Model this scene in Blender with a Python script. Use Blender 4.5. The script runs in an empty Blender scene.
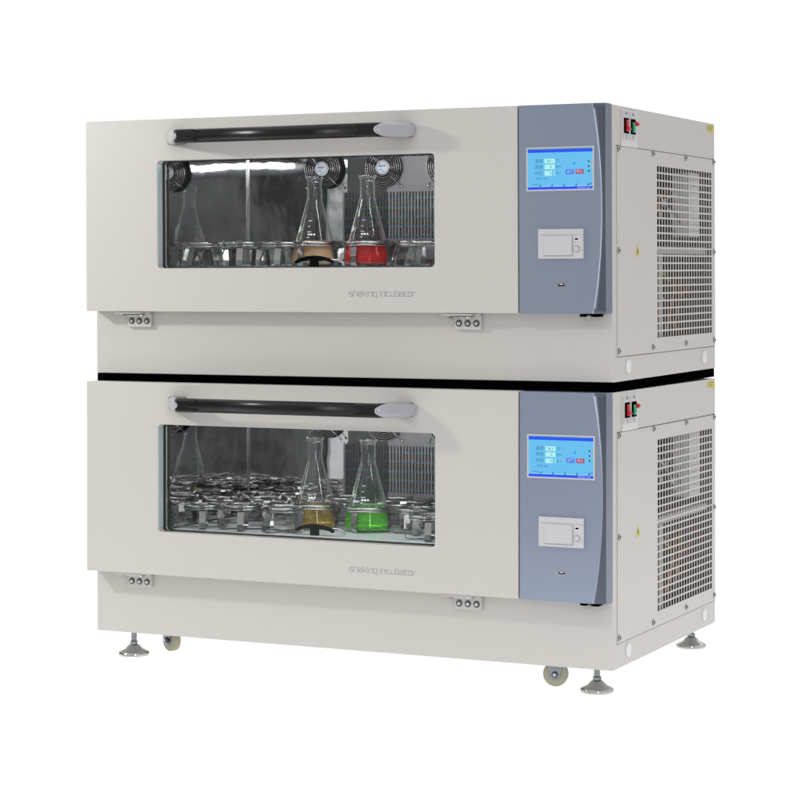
import bpy, bmesh, math, random
from mathutils import Vector, Matrix, Euler
random.seed(7)
PI = math.pi
sc = bpy.context.scene
COL = sc.collection

# ------------------------------------------------------------------ materials
def mat(name, col, rough=.5, metal=0., coat=0., bump=0., bscale=400., emis=None, estr=0., var=0., vscale=3., **kw):
    m = bpy.data.materials.new(name); m.use_nodes = True
    nt = m.node_tree; p = nt.nodes['Principled BSDF']
    c = (*col, 1)
    p.inputs['Base Color'].default_value = c
    p.inputs['Roughness'].default_value = rough
    p.inputs['Metallic'].default_value = metal
    p.inputs['Coat Weight'].default_value = coat
    for k, v in kw.items():
        p.inputs[k.replace('_', ' ')].default_value = v
    if emis:
        p.inputs['Emission Color'].default_value = (*emis, 1); p.inputs['Emission Strength'].default_value = estr
    tc = nt.nodes.new('ShaderNodeTexCoord')
    if var:
        n = nt.nodes.new('ShaderNodeTexNoise'); n.inputs['Scale'].default_value = vscale; n.inputs['Detail'].default_value = 5
        mx = nt.nodes.new('ShaderNodeMix'); mx.data_type = 'RGBA'
        mx.inputs['A'].default_value = tuple(x*(1-var) for x in col) + (1,)
        mx.inputs['B'].default_value = tuple(min(1, x*(1+var)) for x in col) + (1,)
        nt.links.new(tc.outputs['Object'], n.inputs['Vector']); nt.links.new(n.outputs['Fac'], mx.inputs['Factor'])
        nt.links.new(mx.outputs['Result'], p.inputs['Base Color'])
    if bump:
        n = nt.nodes.new('ShaderNodeTexNoise'); n.inputs['Scale'].default_value = bscale; n.inputs['Detail'].default_value = 3
        b = nt.nodes.new('ShaderNodeBump'); b.inputs['Strength'].default_value = bump; b.inputs['Distance'].default_value = .002
        nt.links.new(tc.outputs['Object'], n.inputs['Vector']); nt.links.new(n.outputs['Fac'], b.inputs['Height'])
        nt.links.new(b.outputs['Normal'], p.inputs['Normal'])
    return m

PAINT = mat('warm_white_powder_coat', (.505, .488, .465), .42, bump=.10, bscale=900, var=.012)
BLUE = mat('blue_grey_plastic', (.275, .318, .415), .31, metal=.65, coat=.15, bump=.05, bscale=700, var=.02)
BLUESHADE = mat('blue_grey_plastic_shaded', (.12, .14, .20), .35)  # panel's side face, its shade put into the colour
BLUEDARK = mat('blue_grey_plastic_dark', (.085, .095, .125), .30, metal=.5, coat=.2)  # darker tone on the panel's curved right edge
BLACK = mat('black_rubber', (.0008, .0008, .0008), .95, Specular_IOR_Level=0.)
HANDLE = mat('black_anodised_tube', (.004, .0037, .0045), .30, bump=.05, bscale=900, Specular_IOR_Level=.35)
SILVER = mat('silver_grey_plastic', (.34, .34, .37), .25, coat=.3)
STEEL = mat('clamp_steel', (.33, .322, .322), .27, metal=1, bump=.1, bscale=35, var=.3, vscale=20)
WIRE = mat('spring_wire', (.40, .39, .39), .27, metal=1)
CHROME = mat('zinc_plated_steel', (.50, .50, .49), .11, metal=1, bump=.3, bscale=30, var=.1, vscale=30)
DARKSTEEL = mat('dark_bolt', (.12, .12, .13), .3, metal=1)
LINING = mat('polished_stainless_lining', (.60, .595, .60), .03, metal=1, bump=.4, bscale=6, var=.25, vscale=7)
TRAY = mat('brushed_tray', (.64, .68, .69), .30, metal=.2, bump=.1, bscale=40)
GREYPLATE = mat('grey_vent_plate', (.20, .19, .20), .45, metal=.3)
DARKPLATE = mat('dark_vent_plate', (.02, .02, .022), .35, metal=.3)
CYAN = mat('blue_coil_pipe', (.06, .30, .42), .35, metal=.4)
FANBLACK = mat('fan_black', (.004, .004, .0045), .6, Specular_IOR_Level=.2)
LABELW = mat('label_white', (.75, .76, .78), .5)
LABELB = mat('label_blue', (.05, .14, .5), .5)
WHITEPL = mat('white_plastic', (.80, .80, .80), .4)
MODULE = mat('light_grey_plastic', (.50, .49, .51), .4, bump=.05)
RED = mat('red_switch_plastic', (.50, .012, .015), .3)
GREEN = mat('green_switch_plastic', (.01, .35, .20), .3)
YELLOW = mat('yellow_sticker', (.55, .46, .10), .5)
INK = mat('black_ink', (.02, .02, .02), .6)
GREYINK = mat('grey_ink', (.32, .32, .33), .6)
WHITEINK = mat('white_glass_print', (.85, .88, .88), .5)
TYRE = mat('cream_polyurethane', (.34, .32, .24), .38, var=.08, vscale=25)
INNER = mat('galvanised_inner_sheet', (.22, .21, .20), .45, metal=.6, var=.2, vscale=12)
DARKIN = mat('dark_inner_panel', (.035, .034, .033), .6)
COPPER = mat('copper_pipe', (.45, .20, .10), .3, metal=1)
WREDM = mat('red_wire', (.45, .02, .03), .4)
WYEL = mat('yellow_wire', (.5, .4, .05), .4)
SCREWM = mat('screw_steel', (.36, .35, .34), .3, metal=1)
PLATEW = mat('switch_plate_grey', (.60, .59, .58), .4)
KNOB = mat('beige_knob', (.30, .29, .26), .5)
PLUG = mat('plug_white', (.66, .66, .66), .4)
DOORIN = mat('dark_door_liner', (.045, .045, .05), .3, metal=.4)
ZINC = mat('blue_zinc', (.20, .23, .25), .2, metal=1, bump=.3, bscale=60, var=.3, vscale=60)
TURNED = mat('turned_steel_pad', (.50, .50, .49), .14, metal=1, bump=.5, bscale=25, var=.35, vscale=18)
GASKET = mat('black_gasket', (.01, .01, .011), .5)
GLASSEDGE = mat('pale_glass_edge', (.56, .66, .68), .2, metal=.3)

def emat(name, col, s=1.):
    m = bpy.data.materials.new(name); m.use_nodes = True; nt = m.node_tree
    nt.nodes.clear(); o = nt.nodes.new('ShaderNodeOutputMaterial'); e = nt.nodes.new('ShaderNodeEmission')
    e.inputs['Color'].default_value = (*col, 1); e.inputs['Strength'].default_value = s
    nt.links.new(e.outputs[0], o.inputs[0]); return m
LCD = emat('screen_cyan', (.15, .53, .87)); LCDBLUE = emat('screen_blue', (.03, .10, .90)); LCDWHITE = emat('screen_pale', (.45, .88, .90))
LCDRED = emat('screen_red', (.42, .05, .12)); LCDTEXT = emat('screen_text', (.05, .16, .28)); LCDBLACK = emat('screen_black', (.01, .02, .04))
LCDBTN = emat('screen_button', (.06, .18, .80)); LCDTW = emat('screen_white_text', (.6, .75, .95)); LCDOL = emat('screen_olive', (.35, .5, .1))
LCDGR = emat('screen_green', (.1, .6, .3)); LCDPK = emat('screen_pink', (.5, .45, .6)); LCDDOT = emat('screen_dot', (.02, .35, .95))
TUBE = emat('lamp_tube_glow', (.97, 1, 1), 30.0)

def glassmat(name, ior=1.45, tint=(1, 1, 1), edge=.9, rough=.01, base=.0):
    """thin clear glass: transparent, glossy towards grazing angles"""
    m = bpy.data.materials.new(name); m.use_nodes = True; nt = m.node_tree
    nt.nodes.clear(); o = nt.nodes.new('ShaderNodeOutputMaterial')
    t = nt.nodes.new('ShaderNodeBsdfTransparent'); t.inputs[0].default_value = (*tint, 1)
    g = nt.nodes.new('ShaderNodeBsdfGlossy'); g.inputs['Roughness'].default_value = rough; g.inputs[0].default_value = (.95, .98, .98, 1)
    f = nt.nodes.new('ShaderNodeFresnel'); f.inputs[0].default_value = ior
    mx = nt.nodes.new('ShaderNodeMixShader')
    mp = nt.nodes.new('ShaderNodeMapRange'); mp.inputs['To Min'].default_value = base; mp.inputs['To Max'].default_value = edge
    nt.links.new(f.outputs[0], mp.inputs['Value']); nt.links.new(mp.outputs[0], mx.inputs[0])
    nt.links.new(t.outputs[0], mx.inputs[1]); nt.links.new(g.outputs[0], mx.inputs[2]); nt.links.new(mx.outputs[0], o.inputs[0])
    return m
PANE = glassmat('door_glass', 1.28, (.96, .97, .97), .9)
def borosil():
    m = bpy.data.materials.new('flask_glass'); m.use_nodes = True; nt = m.node_tree
    nt.nodes.clear(); o = nt.nodes.new('ShaderNodeOutputMaterial')
    t = nt.nodes.new('ShaderNodeBsdfTransparent'); t.inputs[0].default_value = (.93, .95, .95, 1)
    d = nt.nodes.new('ShaderNodeBsdfGlossy'); d.inputs['Roughness'].default_value = .04
    df = nt.nodes.new('ShaderNodeBsdfTranslucent'); df.inputs[0].default_value = (.9, .95, .95, 1)
    lw = nt.nodes.new('ShaderNodeLayerWeight'); lw.inputs[0].default_value = .5
    pw = nt.nodes.new('ShaderNodeMath'); pw.operation = 'POWER'; pw.inputs[1].default_value = 2.2
    mn = nt.nodes.new('ShaderNodeMath'); mn.operation = 'MULTIPLY_ADD'; mn.inputs[1].default_value = 1.3; mn.inputs[2].default_value = .06; mn.use_clamp = True
    m1 = nt.nodes.new('ShaderNodeMixShader'); m2 = nt.nodes.new('ShaderNodeMixShader'); m2.inputs[0].default_value = .35
    nt.links.new(lw.outputs['Facing'], pw.inputs[0]); nt.links.new(pw.outputs[0], mn.inputs[0]); nt.links.new(mn.outputs[0], m1.inputs[0])
    nt.links.new(d.outputs[0], m2.inputs[1]); nt.links.new(df.outputs[0], m2.inputs[2])
    nt.links.new(t.outputs[0], m1.inputs[1]); nt.links.new(m2.outputs[0], m1.inputs[2]); nt.links.new(m1.outputs[0], o.inputs[0])
    return m
FLASK = borosil()
def liquid(name, col, trans=.6):
    return mat(name, col, .06, Transmission_Weight=trans, IOR=1.33)
LIQ = {'tan': liquid('tan_liquid', (.62, .40, .23), .25), 'red': liquid('red_liquid', (.80, .025, .025), .6),
       'amber': liquid('amber_liquid', (.66, .46, .09), .85), 'green': liquid('green_liquid', (.20, .90, .05), .8)}

# ------------------------------------------------------------------ mesh builder
class MB:
    def __init__(s): s.bm = bmesh.new(); s.mats = []; s.cur = 0
    def m(s, material):
        if material not in s.mats: s.mats.append(material)
        s.cur = s.mats.index(material); return s
    def _f(s, vs, smooth=False):
        try: f = s.bm.faces.new(vs)
        except ValueError: return None
        f.material_index = s.cur; f.smooth = smooth; return f
    def box(s, x0, x1, y0, y1, z0, z1):
        v = [s.bm.verts.new((x, y, z)) for x in (x0, x1) for y in (y0, y1) for z in (z0, z1)]
        for q in ((0,1,3,2),(4,6,7,5),(0,4,5,1),(2,3,7,6),(0,2,6,4),(1,5,7,3)): s._f([v[i] for i in q])
        return s
    def prism(s, pts, axis, a, b, smooth=False):
        """pts: 2D polygon; axis 'x','y','z' extrusion from a to b"""
        def P(p, t): return {'x': (t, p[0], p[1]), 'y': (p[0], t, p[1]), 'z': (p[0], p[1], t)}[axis]
        A = [s.bm.verts.new(P(p, a)) for p in pts]; B = [s.bm.verts.new(P(p, b)) for p in pts]
        n = len(pts)
        s._f(A); s._f(B[::-1])
        for i in range(n): s._f([A[i], B[i], B[(i+1) % n], A[(i+1) % n]], smooth)
        return s
    def lathe(s, prof, c=(0,0,0), axis='z', n=32, smooth=True, cap=True):
        """prof: (r, h) list"""
        rings = []
        for r, h in prof:
            R = []
            for i in range(n):
                a = 2*PI*i/n; u, v = r*math.cos(a), r*math.sin(a)
                p = {'z': (u, v, h), 'y': (u, h, v), 'x': (h, u, v)}[axis]
                R.append(s.bm.verts.new((c[0]+p[0], c[1]+p[1], c[2]+p[2])))
            rings.append(R)
        for A, B in zip(rings, rings[1:]):
            for i in range(n): s._f([A[i], A[(i+1) % n], B[(i+1) % n], B[i]], smooth)
        if cap: s._f(rings[0][::-1]); s._f(rings[-1])
        return s
    def tube(s, pts, r, n=8, closed=False, flat=None):
        """tube along pts; flat=(w,t,side) gives a rectangular strip"""
        pts = [Vector(p) for p in pts]; rings = []
        k = len(pts)
        for i, p in enumerate(pts):
            if closed: d = (pts[(i+1) % k]-pts[i-1]).normalized()
            else: d = (pts[min(i+1, k-1)]-pts[max(i-1, 0)]).normalized()
            if flat:
                w, t, side = flat; sd = Vector(side).normalized(); up = d.cross(sd).normalized()
                R = [p+sd*w/2+up*t/2, p-sd*w/2+up*t/2, p-sd*w/2-up*t/2, p+sd*w/2-up*t/2]
            else:
                ref = Vector((0,0,1)) if abs(d.z) < .9 else Vector((1,0,0))
                a = d.cross(ref).normalized(); b = d.cross(a).normalized()
                R = [p+a*r*math.cos(2*PI*j/n)+b*r*math.sin(2*PI*j/n) for j in range(n)]
            rings.append([s.bm.verts.new(q) for q in R])
        m = len(rings[0]); sm = not flat
        for i in range(k if closed else k-1):
            A, B = rings[i], rings[(i+1) % k]
            for j in range(m): s._f([A[j], B[j], B[(j+1) % m], A[(j+1) % m]], sm)
        if not closed: s._f(rings[0]); s._f(rings[-1][::-1])
        return s
    def ball(s, c, r, n=12, sx=1, sy=1, sz=1):
        k = n//2; prof = [(max(1e-5, r*math.sin(PI*i/k)), -r*math.cos(PI*i/k)) for i in range(k+1)]
        v0 = len(s.bm.verts); s.lathe(prof, (0,0,0), 'z', n, cap=False); s.bm.verts.ensure_lookup_table()
        for v in list(s.bm.verts)[v0:]: v.co = Vector((v.co.x*sx+c[0], v.co.y*sy+c[1], v.co.z*sz+c[2]))
        return s
    def ring(s, outer, inner, y0, y1, r=.006, k=5, axis='y'):
        """rect plate with rounded rect hole. outer/inner = (a0,a1,b0,b1) in the plate's plane"""
        a0, a1, b0, b1 = inner; I = []; O = []
        for (ca, cb, st, oa, ob) in ((a1-r, b1-r, 0, outer[1], outer[3]), (a0+r, b1-r, 90, outer[0], outer[3]),
                                     (a0+r, b0+r, 180, outer[0], outer[2]), (a1-r, b0+r, 270, outer[1], outer[2])):
            for i in range(k+1):
                t = math.radians(st+90*i/k); I.append((ca+r*math.cos(t), cb+r*math.sin(t))); O.append((oa, ob))
        def P(p, t): return (p[0], t, p[1]) if axis == 'y' else (t, p[0], p[1])
        oc = {}
        def ov(p, t):
            if (p, t) not in oc: oc[(p, t)] = s.bm.verts.new(P(p, t))
            return oc[(p, t)]
        IA = [s.bm.verts.new(P(p, y0)) for p in I]; IB = [s.bm.verts.new(P(p, y1)) for p in I]
        n = len(I)
        for i in range(n):
            j = (i+1) % n
            for V, t in ((IA, y0), (IB, y1)):
                o1, o2 = ov(O[i], t), ov(O[j], t)
                vs = [V[i], V[j], o2] + ([o1] if o1 is not o2 else [])
                s._f(vs)
            s._f([IA[i], IA[j], IB[j], IB[i]], True)
            if O[i] != O[j]: s._f([ov(O[i], y0), ov(O[j], y0), ov(O[j], y1), ov(O[i], y1)])
        return s
    def build(s, name, material=None, parent=None, bevel=0, seg=2, smooth=False):
        if material and not s.mats: s.mats = [material]
        bmesh.ops.recalc_face_normals(s.bm, faces=s.bm.faces[:])
        me = bpy.data.meshes.new(name); s.bm.to_mesh(me); s.bm.free()
        for x in s.mats: me.materials.append(x)
        o = bpy.data.objects.new(name, me); COL.objects.link(o)
        if parent: o.parent = parent
        if bevel:
            b = o.modifiers.new('bevel', 'BEVEL'); b.width = bevel; b.segments = seg; b.limit_method = 'ANGLE'; b.angle_limit = math.radians(40)
            b.harden_normals = True
        if smooth:
            for p in me.polygons: p.use_smooth = True
        return o
def tag(o, label=None, cat=None, group=None, kind=None):
    if label: o['label'] = label
    if cat: o['category'] = cat
    if group: o['group'] = group
    if kind: o['kind'] = kind
    return o
def empty(name, parent=None):
    o = bpy.data.objects.new(name, None); o.empty_display_size = .05; COL.objects.link(o); o.parent = parent; return o
def kids(o): return [c for c in bpy.data.objects if c.parent is o]
def copy_tree(o, parent=None):
    c = o.copy(); COL.objects.link(c); c.parent = parent
    for ch in kids(o): copy_tree(ch, c)
    return c
def text_mesh(name, items, parent, plane_y, depth=.0002, axis='y'):
    """items: (string, x, z, size, material, align); one joined mesh of upright text on a plane facing -Y (or +X)"""
    bm = bmesh.new(); mats = []
    dg = bpy.context.evaluated_depsgraph_get()
    for (t, x, z, size, m, al) in items:
        cu = bpy.data.curves.new('t', 'FONT'); cu.body = t; cu.size = size; cu.align_x = al; cu.align_y = 'CENTER'; cu.resolution_u = 3
        o = bpy.data.objects.new('t', cu); COL.objects.link(o)
        bpy.context.view_layer.update(); dg = bpy.context.evaluated_depsgraph_get()
        me = bpy.data.meshes.new_from_object(o.evaluated_get(dg))
        if m not in mats: mats.append(m)
        nb = len(bm.verts); nf = len(bm.faces)
        bm.from_mesh(me); bm.verts.ensure_lookup_table(); bm.faces.ensure_lookup_table()
        for v in bm.verts[nb:]:
            v.co = Vector((x+v.co.x, plane_y, z+v.co.y)) if axis == 'y' else Vector((plane_y, x+v.co.x, z+v.co.y))
        for f in bm.faces[nf:]: f.material_index = mats.index(m)
        bpy.data.objects.remove(o); bpy.data.curves.remove(cu); bpy.data.meshes.remove(me)
    me = bpy.data.meshes.new(name); bm.to_mesh(me); bm.free()
    for m in mats: me.materials.append(m)
    o = bpy.data.objects.new(name, me); COL.objects.link(o); o.parent = parent
    return o

# techno lettering of the door drawn as strokes: grid 4 wide, x-height 4, ascender 6
GL = {
 's': [[(3.6,4),(.6,4),(0,3.5),(0,2.4),(.4,2),(3.2,2),(3.6,1.6),(3.6,.5),(3,0),(0,0)]],
 'h': [[(0,6),(0,0)], [(1.2,4),(3,4),(3.6,3.4),(3.6,0)]],
 'a': [[(.4,4),(3,4),(3.6,3.4),(3.6,0),(.8,0),(0,.6),(0,1.8),(.6,2.3),(2.6,2.3)]],
 'k': [[(0,6),(0,0)], [(3.5,4),(1.2,2.1),(3.6,0)]],
 'i': [[(0,4),(0,0)], [(0,5.3),(0,5.9)]],
 'n': [[(0,4),(0,0)], [(1.1,4),(3,4),(3.6,3.4),(3.6,0)]],
 'g': [[(3.6,0),(.6,0),(0,.6),(0,3.4),(.6,4),(3.6,4),(3.6,-1.9)]],
 'I': [[(0,5.6),(0,0)]],
 'c': [[(3.4,4),(.6,4),(0,3.4),(0,.6),(.6,0),(3.4,0)]],
 'u': [[(0,4),(0,.6),(.6,0),(3.6,0)], [(3.6,4),(3.6,1.1)]],
 'b': [[(0,6),(0,0),(3,0),(3.6,.6),(3.6,3.4),(3,4),(1.2,4)]],
 't': [[(0,5.6),(0,.6),(.6,0),(2.6,0)], [(.9,4),(2.6,4)]],
 'o': [[(.6,4),(3,4),(3.6,3.4),(3.6,.6),(3,0),(.6,0),(0,.6),(0,3.4),(.6,4)]],
 'r': [[(0,4),(0,0)], [(1.1,4),(2.6,4),(3,3.6)]]}
ADV = {'i': 1.3, 'I': 1.3, 't': 3.9, 'r': 3.9}
def techno(text, x0, z0, width, y, parent):
    tot = sum(2.6 if c == ' ' else ADV.get(c, 4.9) for c in text); u = width/tot
    b = MB().m(GREYINK); x = 0; w = .62
    for c in text:
        if c == ' ': x += 2.6; continue
        for st in GL[c]:
            for (p, q) in zip(st, st[1:]):
                d = Vector((q[0]-p[0], q[1]-p[1])); L = d.length; d /= L; nrm = Vector((-d.y, d.x))*w/2; e = d*w*.45
                P = [Vector(p)-e-nrm, Vector(q)+e-nrm, Vector(q)+e+nrm, Vector(p)-e+nrm]
                b._f([b.bm.verts.new((x0+(x+v.x)*u, y, z0+v.y*u)) for v in P])
        x += ADV.get(c, 4.9)
    o = b.build('door_lettering', None, parent)
    return o

# ------------------------------------------------------------------ the incubator (front-right lower corner of its body at the origin)
W, D, H = 1.408, .80, .644
T = .0482                       # how far door and control panel stand proud
ZD = .1600                      # underside of door and panel
XP = -.2148                     # joint between door and panel
WIN = (-1.1953, -.4300, .2690, .5400)
CH = (-1.200, -.270, .43, .585)  # chamber: x0, x1, depth, ceiling
TRZ = .271

def build_incubator():
    root = empty('shaking_incubator')
    # --- cabinet shell
    b = MB().m(PAINT); bm_ = b.bm; vc = {}
    def V(x, y, z):
        k_ = (round(x, 5), round(y, 5), round(z, 5))
        if k_ not in vc: vc[k_] = bm_.verts.new(k_)
        return vc[k_]
    def framed(P, o_, i_):      # a wall with an opening: o_ and i_ are (a0,a1,b0,b1)
        O = [P(o_[0], o_[2]), P(o_[1], o_[2]), P(o_[1], o_[3]), P(o_[0], o_[3])]; I = [P(i_[0], i_[2]), P(i_[1], i_[2]), P(i_[1], i_[3]), P(i_[0], i_[3])]
        for q in range(4): b._f([V(*O[q]), V(*O[(q+1) % 4]), V(*I[(q+1) % 4]), V(*I[q])])
    framed(lambda p, q: (p, 0, q), (-W, 0, 0, H), (CH[0]-.0025, CH[1]+.0025, .2005, .5885))
    framed(lambda p, q: (0, p, q), (0, D, 0, H), (.3005, .7845, .085, .525))
    for Q in (((-W,0,0),(-W,D,0),(-W,D,H),(-W,0,H)), ((-W,D,0),(0,D,0),(0,D,H),(-W,D,H)), ((-W,0,0),(0,0,0),(0,D,0),(-W,D,0)), ((-W,0,H),(0,0,H),(0,D,H),(-W,D,H))):
        b._f([V(*p) for p in Q])
    cab = b.build('cabinet', None, root)
    for md_n in ('bevel', 'thick'):
        if md_n == 'bevel':
            md = cab.modifiers.new('bevel', 'BEVEL'); md.width = .0018; md.segments = 3; md.limit_method = 'ANGLE'; md.angle_limit = math.radians(40)
        else:
            md = cab.modifiers.new('thick', 'SOLIDIFY'); md.thickness = .0095; md.offset = -1
    # --- right side access panel with its square-hole grille
    y0, y1, z0, z1 = .028, .797, .0588, .549
    gy0, gy1, gz0, gz1 = .3191, .7680, .0945, .5140
    b = MB().m(PAINT); e = .0018; d = -.0012
    def plate(a0, a1, c0, c1, t=e): b.box(.0003, t, a0, a1, c0, c1)
    plate(y0, gy0, z0, z1); plate(gy1, y1, z0, z1); plate(gy0, gy1, z0, gz0); plate(gy0, gy1, gz1, z1)
    nc, nr = 21, 23; bw = .0034; bh = .0040
    py = (gy1-gy0+bw)/nc; pz = (gz1-gz0+bh)/nr
    for i in range(1, nc): yy = gy0-bw+i*py; b.box(-.0003, e-.0002, yy, yy+bw, gz0, gz1)
    for j in range(1, nr): zz = gz0-bh+j*pz; b.box(-.0004, e-.0001, gy0, gy1, zz, zz+bh)
    sp = b.build('side_panel', None, root)
    # dark seam lines of the panel (a shallow folded edge)
    for za in (z1, z0-.0016): MB().m(DARKIN).box(.0001, .0006, y0-.0016, y1, za, za+.0016).build('panel_seam', None, sp)
    scr = None
    for (yy, zz) in [(.036,.543),(.2885,.543),(.546,.5435),(.787,.5435),(.036,.306),(.787,.306),(.036,.0715),(.2850,.0725),(.546,.0745),(.787,.0745)]:
        if scr is None:
            b = MB().m(SCREWM); b.lathe([(.0054,0),(.0054,.0014),(.0040,.0030),(.0015,.0034)], (.0018,0,0), 'x', 16)
            b.m(INK).box(.0055,.0062,-.0040,.0040,-.0007,.0007).box(.0056,.0063,-.0007,.0007,-.0040,.0040)
            b.m(DARKSTEEL).lathe([(.0078,0),(.0078,.0006)], (.0018,0,0), 'x', 16)
            scr = b.build('screw', None, root); s1 = scr
        else:
            s1 = scr.copy(); COL.objects.link(s1)
        s1.location = (0, yy, zz)
    for i, yy in enumerate((.1046, .7029)):
        o = MB().lathe([(.0170,0),(.0172,.0012),(.0160,.0026),(.012,.0034),(.004,.0038)], (.0002, yy, .0335), 'x', 28)  .build('hole_plug', PLUG, root)
    # yellow stickers
    b = MB().m(YELLOW).box(.0004, .0008, .735, .792, .6215, .6385).m(INK)
    for k in range(3): b.box(.0009, .0010, .740+.003*k, .785-.006*k, .634-.0045*k, .6350-.0045*k)
    b.build('rating_sticker', None, root)
    b = MB().m(YELLOW).prism([(.1545,.2930),(.1865,.2930),(.1705,.3215)], 'x', .0019, .0023)
    b.m(INK).prism([(.1695,.2990),(.1740,.2990),(.1722,.3040),(.1755,.3045),(.1700,.3135),(.1688,.3060),(.1660,.3050)], 'x', .0024, .0026)
    b.build('warning_sticker', None, root)
    # --- breaker switches
    sw = MB().m(PLATEW).box(.0003, .0016, .0600, .1720, .5500, .6370).build('switch_plate', None, root, bevel=.0006)
    for y in (.0665, .1150):
        MB().m(MODULE).box(.0017, .0040, y, y+.0430, .5680, .6330).build('switch_frame', None, sw, bevel=.0006)
        MB().m(BLACK).box(.0041, .0046, y+.0040, y+.0390, .5810, .6170).build('switch_recess', None, sw)
    MB().m(RED).prism([(.0047,.6130),(.0085,.6120),(.0100,.6000),(.0140,.5940),(.0150,.5890),(.0100,.5870),(.0047,.5850)], 'y', 0, .0140).build('red_rocker', None, sw, bevel=.001).location = (0, .0810, 0)
    MB().m(GREEN).prism([(.0047,.6100),(.0075,.6080),(.0085,.6000),(.0110,.5930),(.0085,.5870),(.0047,.5850)], 'y', 0, .0140).build('green_rocker', None, sw, bevel=.001).location = (0, .1290, 0)
    MB().m(RED).prism([(.0047,.6130),(.0100,.6115),(.0145,.6080),(.0145,.6035),(.0100,.6005),(.0047,.6020)], 'y', 0, .0110).build('red_lever', None, sw, bevel=.001).location = (0, .1440, 0)
    items = [('220V', .0880, .6275, .0095, INK, 'CENTER'), ('I', .0880, .6200, .005, INK, 'CENTER'), ('10A', .1365, .6275, .0095, INK, 'CENTER'),
             ('ON', .0880, .5760, .006, INK, 'CENTER'), ('ON', .1365, .5760, .006, INK, 'CENTER'), ('OFF', .0880, .5712, .0045, INK, 'CENTER'), ('OFF', .1365, .5712, .0045, INK, 'CENTER')]
    text_mesh('switch_lettering', items, sw, .0042, axis='x')
    # --- machinery seen through the grille
    MB().m(DARKIN).box(-.262, -.2585, .012, D-.013, .0126, H-.0126).box(-.2580, -.0130, .012, .0145, .2010, H-.0130).box(-.2580, -.0130, .0146, D-.0130, .0125, .0150).box(-.2580, -.0110, D-.0125, D-.0105, .0160, H-.0135).box(-.2580, -.0110, .0150, D-.0126, H-.0130, H-.0115).box(-.0128, -.0103, .016, .2995, .016, H-.0135).build('bay_shade_liner', None, root)  # dark boards added to put shade into the bay behind the grille
    b = MB().m(PAINT).box(-.030, -.012, .372, .400, .0155, .2995).box(-.030, -.012, .345, .775, .3000, .3180)
    b.build('bay_frame', None, root, bevel=.0015)
    b = MB().m(WHITEPL).box(-.060, -.014, .625, .705, .345, .510).m(INK)
    for i in range(4):
        for j in range(9): b.box(-.0139, -.0136, .637+.018*i, .640+.018*i, .358+.0165*j, .362+.0165*j)
    b.build('power_supply', None, root, bevel=.002)
    b = MB().m(FANBLACK).lathe([(.02,.015),(.072,.018),(.078,.05),(.078,.150),(.066,.185),(.03,.200),(.01,.203)], (-.135,.55,0), 'z', 28).m(LABELW).box(-.0640,-.0630,.520,.575,.080,.150)
    b.build('compressor', None, root)
    for k, (a, r) in enumerate(((.43,.006),(.60,.005),(.66,.004))):
        b = MB().m(COPPER); b.tube([(-.10,a,.02),(-.07,a,.10),(-.06,a+.03,.20),(-.07,a+.06,.27),(-.12,a+.08,.29),(-.17,a+.02,.26)], r, 8).build('refrigerant_pipe', None, root)
    b = MB().m(COPPER); b.tube([(-.08,.47,.33),(-.07,.50,.40),(-.06,.55,.45),(-.07,.62,.47),(-.09,.70,.49)], .005, 8)
    b.build('refrigerant_pipe', None, root)
    rr = random.Random(3)
    for name, m, n in (('red_wire', WREDM, 3), ('yellow_wire', WYEL, 2), ('white_wire', WHITEPL, 7), ('grey_wire', GREYPLATE, 6)):
        for k in range(n):
            b = MB().m(m)
            y = rr.uniform(.44, .66) if name != 'yellow_wire' else .42+.02*k; z = rr.uniform(.17, .27) if 'w' == name[-4] and name in ('red_wire', 'yellow_wire') else rr.uniform(.36, .47)
            p = [(-.04-rr.uniform(0, .04), y, z)]
            for q in range(5): p.append((max(-.1, min(-.02, p[-1][0]+rr.uniform(-.02, .02))), p[-1][1]+rr.uniform(-.03, .035), p[-1][2]+rr.uniform(-.03, .03)))
            b.tube(p, .0022, 6)
            b.build(name, None, root)
    # --- chamber
    x0, x1, dy, zt = CH; zb = .203; t = .002
    b = MB().m(LINING)
    b.box(x0-t, x0, .0005, dy, zb, zt); b.box(x1, x1+t, .0005, dy, zb, zt)
    b.box(x0-t, x1+t, dy+.0002, dy+t, zb, zt); b.box(x0-t, x1+t, .0005, dy+t, zt+.0002, zt+t); b.box(x0-t, x1+t, .0005, dy+t, zb-t, zb-.0002)
    lin = b.build('chamber_lining', None, root)
    MB().m(STEEL).box(x0+.0002, x0+.0034, dy-.0034, dy-.0002, zb+.001, zt-.001).build('corner_trim', None, lin)
    # vent plate with slots and coil pipes behind
    b = MB(); y = dy-.012
    pz0, pz1 = .345, .468
    b.m(DARKPLATE)
    x = -.900; pit = .0092; k = 0
    while x < -.300:
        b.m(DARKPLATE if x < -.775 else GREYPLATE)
        b.box(x, x+.0046, y, y+.0015, pz0, pz1); x += pit
    b.m(GREYPLATE).box(-.775, -.300, y, y+.0015, pz1, .560).box(-.775, -.300, y, y+.0015, .29, pz0)
    b.m(GREYPLATE).box(-.906, -.901, y-.0005, y+.0025, .29, pz1+.004)
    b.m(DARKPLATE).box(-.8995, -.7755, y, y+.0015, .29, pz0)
    vp = b.build('vent_plate', None, root)
    b = MB().m(CYAN)
    for zz in (.4505, .426, .401, .3765, .353): b.tube([(-.896, dy-.005, zz), (-.305, dy-.005, zz)], .0034, 8)
    b.build('coil_pipe', None, vp)
    MB().m(DARKIN).box(-.897, -.303, dy-.0016, dy-.0004, .29, .559).build('coil_backing', None, vp)
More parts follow.
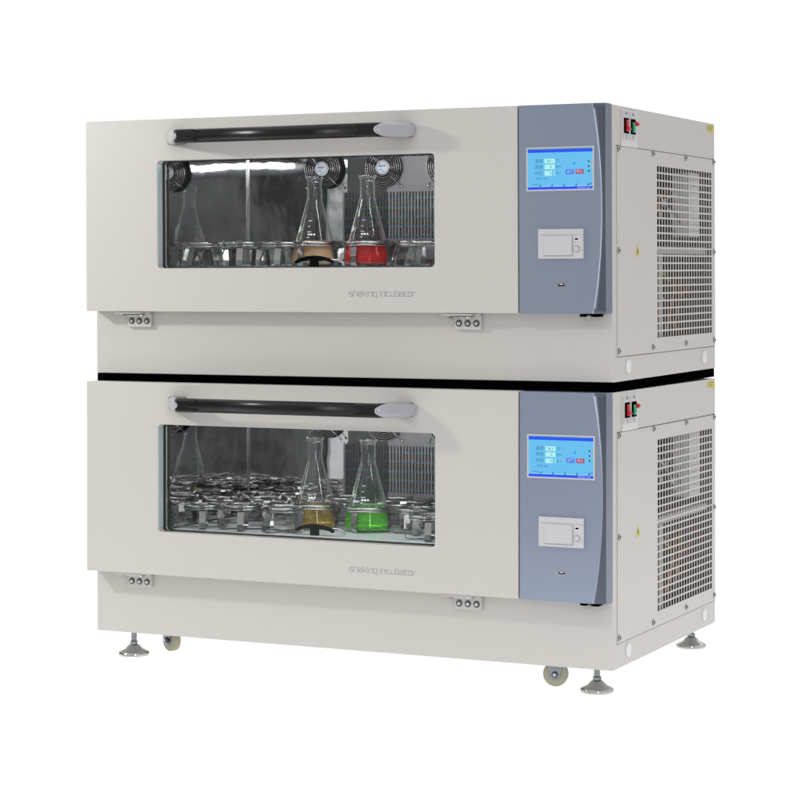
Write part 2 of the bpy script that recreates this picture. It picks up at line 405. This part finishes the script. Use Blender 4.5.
    # fans
    for fx in (-.962, -.782, -.605):
        fy = dy-.0135; fz = .532
        f = MB().m(FANBLACK).lathe([(.052,0),(.052,-.004),(.047,-.004),(.047,-.001)], (fx, fy, fz), 'y', 36).build('fan', None, root)
        b = MB().m(FANBLACK)
        for q in range(7):
            a = 2*PI*q/7; u = Vector((math.cos(a), 0, math.sin(a))); v = Vector((-math.sin(a), 0, math.cos(a)))
            c = Vector((fx, fy-.006, fz)); P = [c+u*.016-v*.004, c+u*.044-v*.016, c+u*.045+v*.008, c+u*.016+v*.006]
            P[2].y += .003; P[3].y += .003
            b._f([b.bm.verts.new(p) for p in P])
        b.build('fan_blades', None, f)
        b = MB().m(WIRE)
        for r in (.0215, .0275, .0335, .0395, .0455, .0515):
            b.tube([(fx+r*math.cos(2*PI*i/40), fy-.012+.0035*(r/.05), fz+r*math.sin(2*PI*i/40)) for i in range(40)], .00062, 6, True)
        for a in (45, 135, 225, 315):
            ca, sa = math.cos(math.radians(a)), math.sin(math.radians(a))
            b.tube([(fx+.018*ca, fy-.0125, fz+.018*sa), (fx+.052*ca, fy-.009, fz+.052*sa), (fx+.070*ca, fy-.003, fz+.070*sa)], .0011, 6)
            b.ball((fx+.071*ca, fy-.002, fz+.071*sa), .0042, 10, sy=.6)
        b.build('fan_guard', None, f)
        b = MB().m(LABELW).lathe([(.0185,0),(.0185,-.003)], (fx, fy-.009, fz), 'y', 28).m(LABELB)
        for (a, w, h, g) in ((-.008,.005,.005,.004),(-.001,.004,.005,.004),(.006,.005,.004,.004),(-.006,.012,.0018,-.006),(-.009,.004,.002,.0105),(.002,.008,.0015,-.0105)):
            b.box(fx+a-w/2, fx+a+w/2, fy-.0125, fy-.0121, fz+g-h/2, fz+g+h/2)
        b.tube([(fx+.0155*math.cos(2*PI*i/28), fy-.0122, fz+.0155*math.sin(2*PI*i/28)) for i in range(28)], .0006, 4, True)
        b.build('fan_label', None, f)
    # chamber lamp along the front of the ceiling
    lm = MB().m(WHITEPL).box(-1.150, -.320, .016, .044, .5735, .5845).build('chamber_lamp', None, root, bevel=.002)
    MB().m(TUBE).tube([(-1.130, .030, .5655), (-.340, .030, .5655)], .0075, 14).build('lamp_tube', None, lm)
    # tray
    b = MB().m(TRAY).box(x0+.012, x1-.012, .016, dy-.02, TRZ-.004, TRZ).box(x0+.012, x1-.012, .014, .0158, TRZ-.012, TRZ-.0005)
    for k in range(3): b.box(x0+.10+.30*k, x0+.16+.30*k, .06, .36, zb, TRZ-.0042)
    tr = b.build('shaking_tray', None, root, bevel=.001)
    # black tray latch at the front edge
    b = MB().m(BLACK); L = [( -.052, .0), (-.040, .0075), (-.018, .0125), (0, .0140), (.018, .0125), (.040, .0075), (.052, .0)]
    b.prism([(x-.795, TRZ+.014+z) for x, z in L]+[(x-.795, TRZ+.008+z*.75) for x, z in L[::-1]], 'y', .030, .044)
    b.box(-.806, -.784, .032, .042, TRZ+.0005, TRZ+.020)
    la = b.build('tray_latch', None, root, bevel=.0015)
    MB().m(CHROME).tube([(-.840,.050,TRZ+.004),(-.835,.050,TRZ+.014),(-.780,.050,TRZ+.016),(-.735,.050,TRZ+.016),(-.722,.050,TRZ+.010),(-.720,.050,TRZ+.002)], .0030, 8).build('latch_wire', None, la)
    # --- door
    b = MB().m(PAINT).ring((-W, XP-.0018, ZD, H+.0008), WIN, -T, -.003, .010)
    dr = b.build('door', None, root, bevel=.0016)
    wx0, wx1, wz0, wz1 = WIN
    MB().m(DOORIN).ring((CH[0]+.006, CH[1]-.006, .209, CH[3]-.006), (wx0+.0065, wx1-.0018, wz0+.0018, wz1-.0018), -.0028, -.0008, .008).build('added_dark_liner', None, dr)  # dark plate added so the chamber's steel walls reflect dark
    b = MB().m(GLASSEDGE).box(wx0+.0002, wx0+.0012, -T+.0012, -T+.0240, wz0+.0085, wz1-.0085)
    fr = b.build('window_frame', None, dr)
    MB().m(GASKET).ring((wx0+.0004, wx1-.0004, wz0+.0004, wz1-.0004), (wx0+.0055, wx1-.0016, wz0+.0016, wz1-.0016), -T+.0245, -T+.030, .008).build('window_gasket', None, dr)
    MB().m(PANE).box(wx0+.001, wx1-.001, -T+.0305, -T+.0345, wz0+.001, wz1-.001).build('window_glass', None, dr)
    techno('shaking Incubator', -.6560, .1995, .1790, -T-.00025, dr)
    # handle
    hy, hz = -.118, .5950; hr = .0185; yf = -.134
    def hprof(ry, rz, n=20): return [(hy+ry*math.copysign(abs(math.cos(2*PI*i/n))**.8, math.cos(2*PI*i/n)), hz+rz*math.copysign(abs(math.sin(2*PI*i/n))**.8, math.sin(2*PI*i/n))) for i in range(n)]
    hd = MB().m(HANDLE).prism(hprof(.0166, .0172), 'x', -1.060, -.587, True).build('handle', None, dr)
    def superz(n, rz, p=3.2):
        return
    for sgn, xa, run in ((1, -.4800, .062), (-1, -1.1600, .067)):
        # a bracket that turns back to the door, its outer corner cut off slantwise
        P = [(xa-sgn*.125, yf), (xa-sgn*run, yf-.0005), (xa-sgn*.001, -T-.010), (xa, -T-.001), (xa-sgn*.052, -T-.001), (xa-sgn*.078, -.104), (xa-sgn*.125, -.104)]
        br = MB().m(HANDLE).prism(P, 'z', hz-.0168, hz+.0168).build('handle_bracket', None, hd, bevel=.0085, seg=4)
        # silver slanted cap: domed, long axis from (front) A to (door) B
        A = Vector((xa-sgn*(run+.005), yf-.0010, hz)); B = Vector((xa+sgn*.0015, -T-.002, hz)); mid = (A+B)/2; ax = (B-A)/2; La = ax.length; ax.normalize()
        nrm = Vector((sgn*.75, -.66, 0)); nrm = (nrm-ax*nrm.dot(ax)).normalized(); up = Vector((0,0,1))
        c = MB().m(SILVER); n = 48; prev = None
        for (s_, h_) in ((1, -.010), (1.0, .0005), (.985, .0028), (.93, .0055), (.80, .0080), (.58, .0096), (.30, .0104), (.1, .0106)):
            R = []
            for i in range(n):
                a = 2*PI*i/n; ca, sa = math.cos(a), math.sin(a)
                ex = (.6 if ca > 0 else .85) if sgn > 0 else .85
                u = math.copysign(abs(ca)**ex, ca); v = math.copysign(abs(sa)**((.45 if ca > 0 else .75) if sgn > 0 else .8), sa)
                R.append(c.bm.verts.new(mid+ax*(La*s_*u)+up*(.0176*s_*v)+nrm*(h_*(1 if sgn > 0 else .6))))
            if prev:
                for i in range(n): c._f([prev[i], prev[(i+1) % n], R[(i+1) % n], R[i]], True)
            prev = R
        c._f(prev, True)
        c.build('handle_cap', None, hd)
    # --- control panel: flat front, moulded curved right edge
    b = MB().m(BLUE).m(BLUEDARK).m(BLUESHADE).m(BLUE); nz = 40; zs = [ZD+(H+.0008-ZD)*i/nz for i in range(nz+1)]
    rows = []
    for z in zs:
        t_ = (z-ZD)/(H-ZD)*2-1; xc = -.0095-.0215*abs(t_)**2.1
        # rounded shoulder at xc then hollow falling back to the side
        prof = [(XP+.0012, -.003), (XP+.0012, -T+.001), (XP+.0022, -T), (xc-.0030, -T)]
        prof.append((xc-.0012, -T+.0002)); prof.append((xc+.0012, -T+.0013))
        px_, py_ = prof[-1]; ex, ey = -.0006, -T
        span = max(.0006, ex-px_)
        for q in range(1, 11):
            f_ = q/10; prof.append((px_+span*f_, py_+(ey-py_)*f_+span*(.10*f_+.44*(1-(1-f_)**3)/3)))
        prof += [(.0, ey+.0012), (.0, -.003)]
        rows.append([b.bm.verts.new((x_, y_, z)) for x_, y_ in prof])
    n = len(rows[0])
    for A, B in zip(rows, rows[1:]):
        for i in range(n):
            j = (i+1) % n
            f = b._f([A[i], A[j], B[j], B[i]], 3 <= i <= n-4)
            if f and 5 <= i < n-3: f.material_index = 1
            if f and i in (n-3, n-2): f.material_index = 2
    b._f(rows[0]); b._f(rows[-1][::-1])
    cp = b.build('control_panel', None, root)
    md = cp.modifiers.new('edges', 'BEVEL'); md.width = .0008; md.limit_method = 'ANGLE'; md.angle_limit = math.radians(60)
    # touch screen
    sx0, sx1, sz0, sz1 = -.1905, -.0300, .4478, .5425; Y = -T
    ts = MB().m(MODULE).ring((sx0-.0035, sx1+.0035, sz0-.0035, sz1+.0035), (sx0, sx1, sz0, sz1), Y-.0016, Y-.0002, .001, 2).m(BLACK).box(sx0-.0002, sx1+.0002, Y-.0006, Y-.0003, sz1-.0010, sz1+.0002).build('touch_screen', None, cp)
    w_, h_ = sx1-sx0, sz1-sz0
    b = MB()
    def R(m, u0, u1, v0, v1, l): b.m(m); b._f([b.bm.verts.new((sx0+w_*u, Y-.0004-.00012*l, sz1-h_*v)) for u, v in ((u0,v0),(u1,v0),(u1,v1),(u0,v1))])
    R(LCD, 0, 1, 0, 1, 0); R(LCDBLUE, 0, 1, .02, .095, 1); R(LCDBLUE, 0, 1, .935, 1, 1)
    for v in (.245, .39, .545): R(LCDWHITE, .26, .42, v, v+.115, 1)
    R(LCD, .375, .405, .545, .66, 2)
    R(LCDBTN, .585, .71, .52, .635, 1); R(LCDRED, .735, .86, .52, .635, 1)
    R(LCDDOT, .70, .735, .36, .40, 1); R(LCDDOT, .711, .724, .34, .42, 2)
    for v, m in ((.315, LCDOL), (.43, LCDPK), (.545, LCDGR)): R(LCDBLACK, .928, .950, v, v+.04, 1); R(m, .968, .995, v-.005, v+.045, 1)
    for u in (.19, .375, .56, .745, .93):
        b.m(LCDBLACK); b._f([b.bm.verts.new((sx0+w_*a, Y-.00052, sz1-h_*v)) for a, v in ((u-.012,.925),(u+.006,.925),(u+.014,.845),(u+.006,.87))])
        R(LCDTW, u+.02, u+.165 if u < .9 else .995, .918, .926, 1)
    R(LCDTW, .01, .175, .918, .926, 1)
    b.build('display', None, ts)
    X = lambda u: sx0+w_*u
    Z = lambda v: sz1-h_*v
    it = [('温度', X(.11), Z(.305), .0100, LCDTEXT, 'LEFT'), ('36.1', X(.34), Z(.305), .0085, LCDTEXT, 'CENTER'), ('℃', X(.43), Z(.305), .0085, LCDTEXT, 'LEFT'),
          ('转速', X(.11), Z(.45), .0100, LCDTEXT, 'LEFT'), ('0', X(.36), Z(.45), .0085, LCDTEXT, 'CENTER'), ('RPM', X(.43), Z(.45), .0075, LCDTEXT, 'LEFT'),
          ('时间', X(.11), Z(.605), .0100, LCDTEXT, 'LEFT'), ('0', X(.35), Z(.605), .0080, LCDTEXT, 'CENTER'), (': 18', X(.39), Z(.605), .0080, LCDTEXT, 'LEFT'), ('h', X(.49), Z(.605), .0075, LCDTEXT, 'LEFT'),
          ('状态 OFF', X(.13), Z(.735), .0070, LCDTEXT, 'LEFT'), ('运行', X(.648), Z(.578), .0082, LCDTW, 'CENTER'), ('停止', X(.798), Z(.578), .0082, LCDTW, 'CENTER'),
          ('主界面', X(.05), Z(.885), .0060, LCDTEXT, 'LEFT'), ('设置', X(.955), Z(.885), .0060, LCDTEXT, 'CENTER'), ('2018-05-16  10:32', X(.86), Z(.968), .0042, LCDTW, 'CENTER')]
    text_mesh('display_text', it, ts, Y-.0009)
    # printer module
    m0, m1, n0, n1 = -.1635, -.0520, .2870, .3560
    pr = MB().m(MODULE).box(m0, m1, Y-.0070, Y+.0005, n0, n1).build('printer', None, cp, bevel=.0014)
    MB().m(MODULE).box(m0+.0145, m0+.0845, Y-.0092, Y-.0071, n0+.0080, n1-.0160).build('paper_door', None, pr, bevel=.0008)
    MB().m(GREYINK).box(m0+.0140, m0+.0860, Y-.0073, Y-.0071, n0+.0055, n0+.0080).box(m0+.0846, m0+.0862, Y-.0073, Y-.0071, n0+.0081, n1-.0150).box(m0+.002, m1-.002, Y-.0073, Y-.0071, n1-.0142, n1-.0135).build('door_gap', None, pr)
    MB().m(WHITEPL).box(m1-.0210, m1-.0110, Y-.0076, Y-.0071, n1-.0270, n1-.0200).m(BLACK).box(m1-.0200, m1-.0120, Y-.0080, Y-.0077, n1-.0255, n1-.0215).build('status_light', None, pr)
    b = MB().m(MODULE).lathe([(.0062,0),(.0062,-.0022),(.0054,-.0028)], (m1-.0160, Y-.0071, n0+.0225), 'y', 24).m(GREYINK).lathe([(.0078,0),(.0078,-.0004)], (m1-.0160, Y-.0071, n0+.0225), 'y', 24)
    b.build('feed_button', None, pr)
    # usb socket
    us = MB().m(CHROME).ring((-.1168, -.0995, .2225, .2310), (-.1155, -.1008, .2238, .2297), Y-.0014, Y-.0002, .0006, 2).m(BLACK).box(-.1156, -.1007, Y-.0004, Y-.0003, .2237, .2298).m(WHITEPL).box(-.1125, -.1040, Y-.0012, Y-.0005, .2268, .2286).build('usb_socket', None, cp)
    for x in (-.1245, -.0915): MB().m(CHROME).lathe([(.0022,0),(.0022,-.0008),(.0012,-.0013)], (x, Y-.0002, .2268), 'y', 12).build('socket_screw', None, us)
    # --- latch under the panel
    la = MB().m(BLACK).box(-.068, -.022, -.036, -.004, ZD-.0075, ZD-.0008).build('panel_latch', None, root, bevel=.001)
    MB().m(KNOB).ball((-.045, -.037, ZD-.0085), .0055, 14, sx=1.2).build('latch_knob', None, la)
    # --- hinges
    h0 = None
    for hx in (-1.3080, -.3960):
        h = empty('hinge', root); h.location = (hx, 0, 0)
        b = MB().m(PAINT).box(.0, .0700, -.0110, -.0006, ZD-.0405, ZD-.0080)
        b.build('hinge_plate', PAINT, h, bevel=.0012)
        MB().m(PAINT).box(-.0220, .0560, -.0400, -.0006, ZD-.0068, ZD-.0012).box(.0560, .0700, -.0180, -.0006, ZD-.0079, ZD-.0012).build('hinge_leaf', None, h, bevel=.001)
        MB().m(CHROME).lathe([(.0030,0),(.0030,.058)], (0,0,0), 'x', 12).build('hinge_pin', None, h).location = (-.010, -.0150, ZD-.0110)
        for k in range(3):
            bo = MB().m(DARKSTEEL).lathe([(.0082,0),(.0082,-.0012),(.0072,-.0018)], (.0130+.0225*k, -.0111, ZD-.0250), 'y', 20).m(CHROME).lathe([(.0052,0),(.0052,-.0016),(.0040,-.0030),(.0015,-.0034)], (.0130+.0225*k, -.0130, ZD-.0250), 'y', 6).build('hinge_bolt', None, h)
    return root

lower = build_incubator()
upper = copy_tree(lower)
TILT = Euler((.00511, -.00201, 0))
upper.rotation_euler = TILT
upper.location = (0, 0, .6673)
tag(upper, 'upper incubator of the stack, resting on the other one, red flask behind its window', 'incubator', 'stacked shaking incubators')
tag(lower, 'lower incubator of the stack, standing on feet and castors, green flask behind its window', 'incubator', 'stacked shaking incubators')
# black base frame of the upper cabinet, sitting on the lower one's top
MB().m(BLACK).prism([(-W+.002, -.0006), (-.0012, -.0006), (-.0012, D-.004), (-W+.002, D-.004)], 'z', -.0225, -.0006).build('base_frame', None, upper)

# ------------------------------------------------------------------ feet and castors of the lower cabinet
FZ = -.0630
fm = None
for (x, y) in ((-1.318, .035), (-.0610, .060), (-.0530, .760), (-1.318, .760)):
    ft = empty('levelling_foot', lower); ft.location = (x, y, 0)
    MB().m(TURNED).lathe([(.0385, FZ+.0005), (.0398, FZ+.0025), (.0398, FZ+.0075), (.0375, FZ+.0100), (.0230, FZ+.0165), (.0150, FZ+.0255), (.0110, FZ+.0280)], (0,0,0), 'z', 40).build('foot_pad', None, ft)
    MB().m(ZINC).lathe([(.0112, FZ+.0283), (.0112, FZ+.0365)], (0,0,0), 'z', 6, smooth=False).build('foot_nut', None, ft, bevel=.0008)
    pr = [];
    for k in range(9): z = FZ+.0367+k*.0029; pr += [(.0064, z), (.0078, z+.00145)]
    MB().m(ZINC).lathe([(r, min(z, -.0005)) for r, z in pr], (0,0,0), 'z', 20).build('foot_stem', None, ft)
for (x, y, rz) in ((-.1760, .090, 12), (-1.2620, .130, -28), (-.1870, .700, 20), (-1.2620, .700, -15)):
    c = empty('castor', lower); c.location = (x, y, 0); c.rotation_euler = (0, 0, math.radians(rz))
    r = .0300; cz = FZ+r
    MB().m(TYRE).lathe([(.010,-.011),(.0270,-.0110),(.0292,-.0095),(.0300,-.0060),(.0300,.0060),(.0292,.0095),(.0270,.0110),(.010,.011)], (0,0,cz), 'y', 40).build('tyre', None, c)
    b = MB().m(ZINC)
    for s in (-1, 1): b.prism([(-.0200,-.0008),(.0200,-.0008),(.0125,cz-.004),(.0085,cz-.0105),(0,cz-.0130),(-.0085,cz-.0105),(-.0125,cz-.004)], 'y', s*.0128, s*.0148)
    b.box(-.0205,.0205,-.0200,.0200,-.0007,-.0002)
    b.build('fork', None, c)
    for s in (-1, 1):
        b = MB().m(DARKSTEEL); b.lathe([(.0080,s*.0150),(.0080,s*.0180),(.0060,s*.0200)], (0,0,cz), 'y', 6).m(CHROME).lathe([(.0040,s*.0201),(.0035,s*.0230)], (0,0,cz), 'y', 14)
        b.build('axle_bolt', None, c)

# ------------------------------------------------------------------ flasks and spring clamps
MU = Matrix.Translation((0, 0, .6673)) @ TILT.to_matrix().to_4x4()
ML = Matrix.Identity(4)

def outer_prof():
    return [(.0005,.0010),(.0480,.0010),(.0565,.0030),(.0600,.0090),(.0600,.0160),(.0575,.0280),(.0445,.0750),(.0310,.1240),(.0235,.1520),(.0200,.1640),(.0185,.1720),(.0182,.2100),(.0190,.2180),(.0222,.2215),(.0228,.2240),(.0218,.2262)]
def make_flask(liq, level, mark):
    root = empty('erlenmeyer_flask')
    P = outer_prof()
    I = [(r-.0016 if r > .002 else r, z) for r, z in P][::-1]
    b = MB().m(FLASK).lathe(P, (0,0,.0035), 'z', 48, cap=False)
    b.lathe([(.0218,.2262),(.0200,.2262)]+[(r-.0020, z) for r, z in P[::-1][1:4]], (0,0,.0035), 'z', 48, cap=False)
    b.build('flask_body', None, root)
    pr = [(.0005,.0016),(.0478,.0016),(.0563,.0034),(.0603,.0090),(.0603,.0160),(.0578,.0280)]
    rr = .0578-(level-.028)*.277; pr += [(rr, level-.0010), (rr-.0003, level+.0004), (rr-.0040, level-.0012), (rr-.0100, level-.0018), (.0005, level-.0018)]
    MB().m(LIQ[liq]).lathe(pr, (0,0,.0035), 'z', 48, cap=False).build('liquid', None, root)
    # printed marks wrapped on the glass cone
    b = MB().m(WHITEINK)
    def rad(z):
        for (r0, z0), (r1, z1) in zip(P, P[1:]):
            if z0 <= z <= z1 and z1 > z0: return r0+(r1-r0)*(z-z0)/(z1-z0)
        return .03
    def patch(a0, a1, z0, z1, n=4):
        for i in range(n):
            t0, t1 = a0+(a1-a0)*i/n, a0+(a1-a0)*(i+1)/n
            V = []
            for t, z in ((t0,z0),(t1,z0),(t1,z1),(t0,z1)):
                r = rad(z)+.0006; V.append(b.bm.verts.new((r*math.cos(t), r*math.sin(t), z+.0035)))
            b._f(V)
    a = math.radians(-90-25)
    for k in range(4): patch(a+.45, a+.45+(.26 if k % 2 else .16), .070+.014*k, .0712+.014*k)
    patch(a+.50, a+.62, .0760, .0800); patch(a+.66, a+.78, .0760, .0800); patch(a+.84, a+.93, .0760, .0800)
    for (u0, u1, v0, v1) in mark: patch(a-.42+u0, a-.42+u1, .086+v0, .086+v1, 2)
    b.build('printed_marks', None, root)
    return root
S_MARK = [(0,.22,.0110,.0130),(0,.06,.0065,.0130),(0,.22,.0050,.0070),(.16,.22,.0,.0060),(0,.22,-.001,.001),(.30,.44,.0045,.0060)]
O_MARK = [(0,.26,.0105,.0130),(0,.07,-.001,.0115),(.19,.26,-.001,.0115),(0,.26,-.0015,.001),(.05,.2,.004,.007),(.32,.44,.003,.0045)]
def place(o, M, x, y, z=TRZ, rz=0): o.matrix_world = M @ Matrix.Translation((x, y, z)) @ Matrix.Rotation(rz, 4, 'Z')
FX = [(-.866, .178), (-.716, .178)]
specs = [(MU, 0, 'tan', .062, O_MARK, 'clear glass flask holding opaque tan liquid in the upper window, left of the red one'),
         (MU, 1, 'red', .060, O_MARK, 'clear glass flask filled with bright red liquid in the upper window'),
         (ML, 0, 'amber', .054, S_MARK, 'clear glass flask filled with amber yellow liquid in the lower window'),
         (ML, 1, 'green', .056, S_MARK, 'clear glass flask filled with bright green liquid in the lower window')]
for M, i, liq, lev, mk, lab in specs:
    f = make_flask(liq, lev, mk); tag(f, lab, 'flask', 'conical flasks in the incubators')
    place(f, M, FX[i][0], FX[i][1], TRZ+.0006)

def make_clamp(holding):
    root = empty('flask_clamp')
    b = MB().m(STEEL); rb = .056 if holding else .050
    for a in (0, 90):
        c, s = math.cos(math.radians(a)), math.sin(math.radians(a))
        b.tube([(-rb*c, -rb*s, .0015+a*.00001), (rb*c, rb*s, .0015+a*.00001)], 0, flat=(.018, .0014, (-s, c, 0)))
    b.lathe([(.004,.0024),(.006,.0026),(.006,.0050),(.003,.0056)], (0,0,0), 'z', 12)
    b.build('clamp_base', None, root)
    b = MB().m(STEEL)
    if holding: P = [(.0560,0,.0016),(.0618,0,.0030),(.0648,0,.0100),(.0655,0,.0260),(.0620,0,.0430),(.0555,0,.0610),(.0580,0,.0660),(.0610,0,.0640)]
    else: P = [(.0500,0,.0016),(.0570,0,.0020),(.0605,0,.0060),(.0590,0,.0180),(.0500,0,.0400),(.0430,0,.0560),(.0450,0,.0620),(.0520,0,.0660),(.0560,0,.0635)]
    b.tube(P, 0, flat=(.0165, .0012, (0,1,0)))
    arm = b.build('clamp_arm', None, root, bevel=.0003, seg=1)
    for k in range(1, 4):
        a2 = arm.copy(); COL.objects.link(a2); a2.rotation_euler = (0, 0, k*PI/2)
    R0 = .0590 if holding else .0475
    b = MB().m(WIRE)
    for (zz, R, r) in ((.0600, R0, .0026), (.0535, R0+.0020, .0018)):
        pts = []
        n = 64
        for i in range(n):
            a = 2*PI*i/n
            k = 1/(abs(math.cos(a-PI/4))**6+abs(math.sin(a-PI/4))**6)**(1/6)   # squarish with rounded corners
            pts.append((R*(.90+.10*k)*math.cos(a), R*(.90+.10*k)*math.sin(a), zz+.0008*math.sin(4*a)))
        b.tube(pts, r, 8, True)
    for k in range(4):      # coil springs between the arms
        pts = []
        for i in range(13):
            a = PI/4+k*PI/2+(i/12-.5)*math.radians(60); pts.append((R0*math.cos(a), R0*math.sin(a), .0600))
        b.tube(pts, .0043, 9)
    b.build('spring_ring', None, root)
    return root
protos = {True: make_clamp(True), False: make_clamp(False)}; first = {True, False}
rr = random.Random(11)
spots = []
rows = [(.068, [-1.135, -.990, -.505, -.360]), (.178, [-1.060, -.866, -.727, -.580, -.435, -.335]), (.265, [-1.130, -.985, -.655, -.510, -.345]), (.352, [-1.120, -.960, -.800, -.580, -.430, -.335])]
# positions in words, so that each label points at one clamp
roww = ['front', 'second', 'third', 'back']
nth = ['leftmost', 'second from the left', 'third from the left', 'fourth from the left', 'fifth from the left', 'sixth from the left']
rows = [(.075, [-1.135, -1.018, -.905, -.500, -.370]), (.178, [-1.135, -1.005, -.866, -.716, -.580, -.450, -.320]), (.268, [-1.070, -.940, -.800, -.655, -.515, -.385]), (.350, [-1.135, -1.005, -.866, -.727, -.585, -.450, -.335])]
nth.append('seventh from the left')
for M, un in ((MU, 'upper'), (ML, 'lower')):
    for ri, (yy, xs) in enumerate(rows):
        for ci, xx in enumerate(xs):
            holds = ri == 1 and ci in (2, 3)
            if ri == 2 and un: z = 0
            # staggered rows overlap slightly in plan for neighbours closer than a clamp: keep a finger's gap
            o = protos[holds] if holds in first else copy_tree(protos[holds]); first.discard(holds)
            s = 1.0 if holds else .86
            jx, jy = (0, 0) if holds else (rr.uniform(-.003, .003), rr.uniform(-.003, .003))
            o.matrix_world = M @ Matrix.Translation((xx+jx, yy+jy, TRZ+.0004)) @ Matrix.Rotation(math.radians(45*0+(rr.uniform(8, 70) if not holds else -8)), 4, 'Z') @ Matrix.Diagonal((1, 1, rr.uniform(.94, 1.04) if not holds else 1, 1))
            if holds:
                what = {('upper', 2): 'tan', ('upper', 3): 'red', ('lower', 2): 'amber', ('lower', 3): 'green'}[(un, ci)]
                tag(o, f'steel spring clamp gripping the flask of {what} liquid in the {un} incubator', 'flask clamp', 'spring clamps on the trays')
            else:
                tag(o, f'empty steel spring clamp, {nth[ci]} in the {roww[ri]} row of the {un} tray', 'flask clamp', 'spring clamps on the trays')

# ------------------------------------------------------------------ surface and surroundings
bpy.context.view_layer.update()
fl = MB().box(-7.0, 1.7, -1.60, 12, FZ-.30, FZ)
FLM = mat('glowing_white_floor', (.35, .35, .35), .7, emis=(1, 1, 1), estr=.86)  # floor made to glow by itself, so cast shadows wash out
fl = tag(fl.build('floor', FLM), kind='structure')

# studio surroundings: bright white backdrop, softer room behind the camera
w = bpy.data.worlds.new('World'); sc.world = w; w.use_nodes = True; nt = w.node_tree
bg = nt.nodes['Background']; tc = nt.nodes.new('ShaderNodeTexCoord'); sp = nt.nodes.new('ShaderNodeSeparateXYZ')
def math_(op, a, b=None):
    n = nt.nodes.new('ShaderNodeMath'); n.operation = op
    for i, v in enumerate((a, b)):
        if v is None: continue
        if isinstance(v, (int, float)): n.inputs[i].default_value = v
        else: nt.links.new(v, n.inputs[i])
    return n.outputs[0]
def span_(v, a, b, lo, hi):
    n = nt.nodes.new('ShaderNodeMapRange'); n.interpolation_type = 'SMOOTHSTEP'
    for k, x in (('From Min', a), ('From Max', b), ('To Min', lo), ('To Max', hi)): n.inputs[k].default_value = x
    nt.links.new(v, n.inputs['Value']); return n.outputs[0]
nt.links.new(tc.outputs['Generated'], sp.inputs[0])
toward = math_('ADD', math_('MULTIPLY', sp.outputs['X'], -.424), math_('MULTIPLY', sp.outputs['Y'], .906))
back = span_(toward, .76, .89, 0, 1.0)                      # the bright backdrop
room = math_('ADD', math_('ADD', span_(sp.outputs['X'], -.85, -.35, .24, .66), span_(sp.outputs['X'], .5, .9, 0, .06)), span_(sp.outputs['Z'], .25, .9, 0, .75))
nz_ = nt.nodes.new('ShaderNodeTexNoise'); nz_.inputs['Scale'].default_value = 12; nz_.inputs['Detail'].default_value = 3; nt.links.new(tc.outputs['Generated'], nz_.inputs['Vector'])
blotches = span_(nz_.outputs['Fac'], .40, .60, .25, 1.65)     # noise blotches added to vary the reflections in the steel walls
room = math_('MULTIPLY', math_('MULTIPLY', room, blotches), span_(toward, -.985, -.88, .20, 1.0))  # darkened behind the camera to darken the chamber's reflections
tot = math_('ADD', math_('MULTIPLY', back, 1.06), math_('MULTIPLY', room, math_('SUBTRACT', 1, back)))
cc = nt.nodes.new('ShaderNodeCombineColor'); [nt.links.new(tot, cc.inputs[i]) for i in range(3)]
nt.links.new(cc.outputs[0], bg.inputs['Color']); bg.inputs['Strength'].default_value = 1.0

def area(name, loc, target, size, power, col=(1, 1, 1), sy=None):
    l = bpy.data.lights.new(name, 'AREA'); l.energy = power; l.size = size; l.color = col
    if sy: l.shape = 'RECTANGLE'; l.size_y = sy
    o = bpy.data.objects.new(name, l); COL.objects.link(o); o.location = loc
    o.rotation_euler = (Vector(target)-Vector(loc)).to_track_quat('-Z', 'Y').to_euler(); return o
area('key_softbox', (-2.8, -1.25, 1.72), (-.6, 0, .7), .16, 29, (1, .985, .96))
area('added_strip_light', (1.55, -3.0, 1.1), (-.1, 0, .75), .22, 27, (.97, .98, 1), 1.8)  # added light for the streak on the panel's curved edge and right-side fill

# ------------------------------------------------------------------ camera: level, shifted
f, yaw, hy = 2208.95423, .437658593, 277.17862
cam = bpy.data.cameras.new('camera'); co = bpy.data.objects.new('camera', cam); COL.objects.link(co); sc.camera = co
co.location = (1.71873202, -4.83566871, .911247686); co.rotation_euler = (PI/2, 0, yaw)
cam.sensor_width = 36; cam.sensor_fit = 'HORIZONTAL'; cam.lens = 36*f/800; cam.shift_y = (hy-400)/800; cam.clip_end = 300; cam.clip_start = .1
sc.view_settings.view_transform = 'Standard'; sc.view_settings.look = 'None'; sc.view_settings.exposure = 0; sc.view_settings.gamma = 1
sc.cycles.max_bounces = 14; sc.cycles.glossy_bounces = 8; sc.cycles.transmission_bounces = 10; sc.cycles.transparent_max_bounces = 24
sc.cycles.use_denoising = True
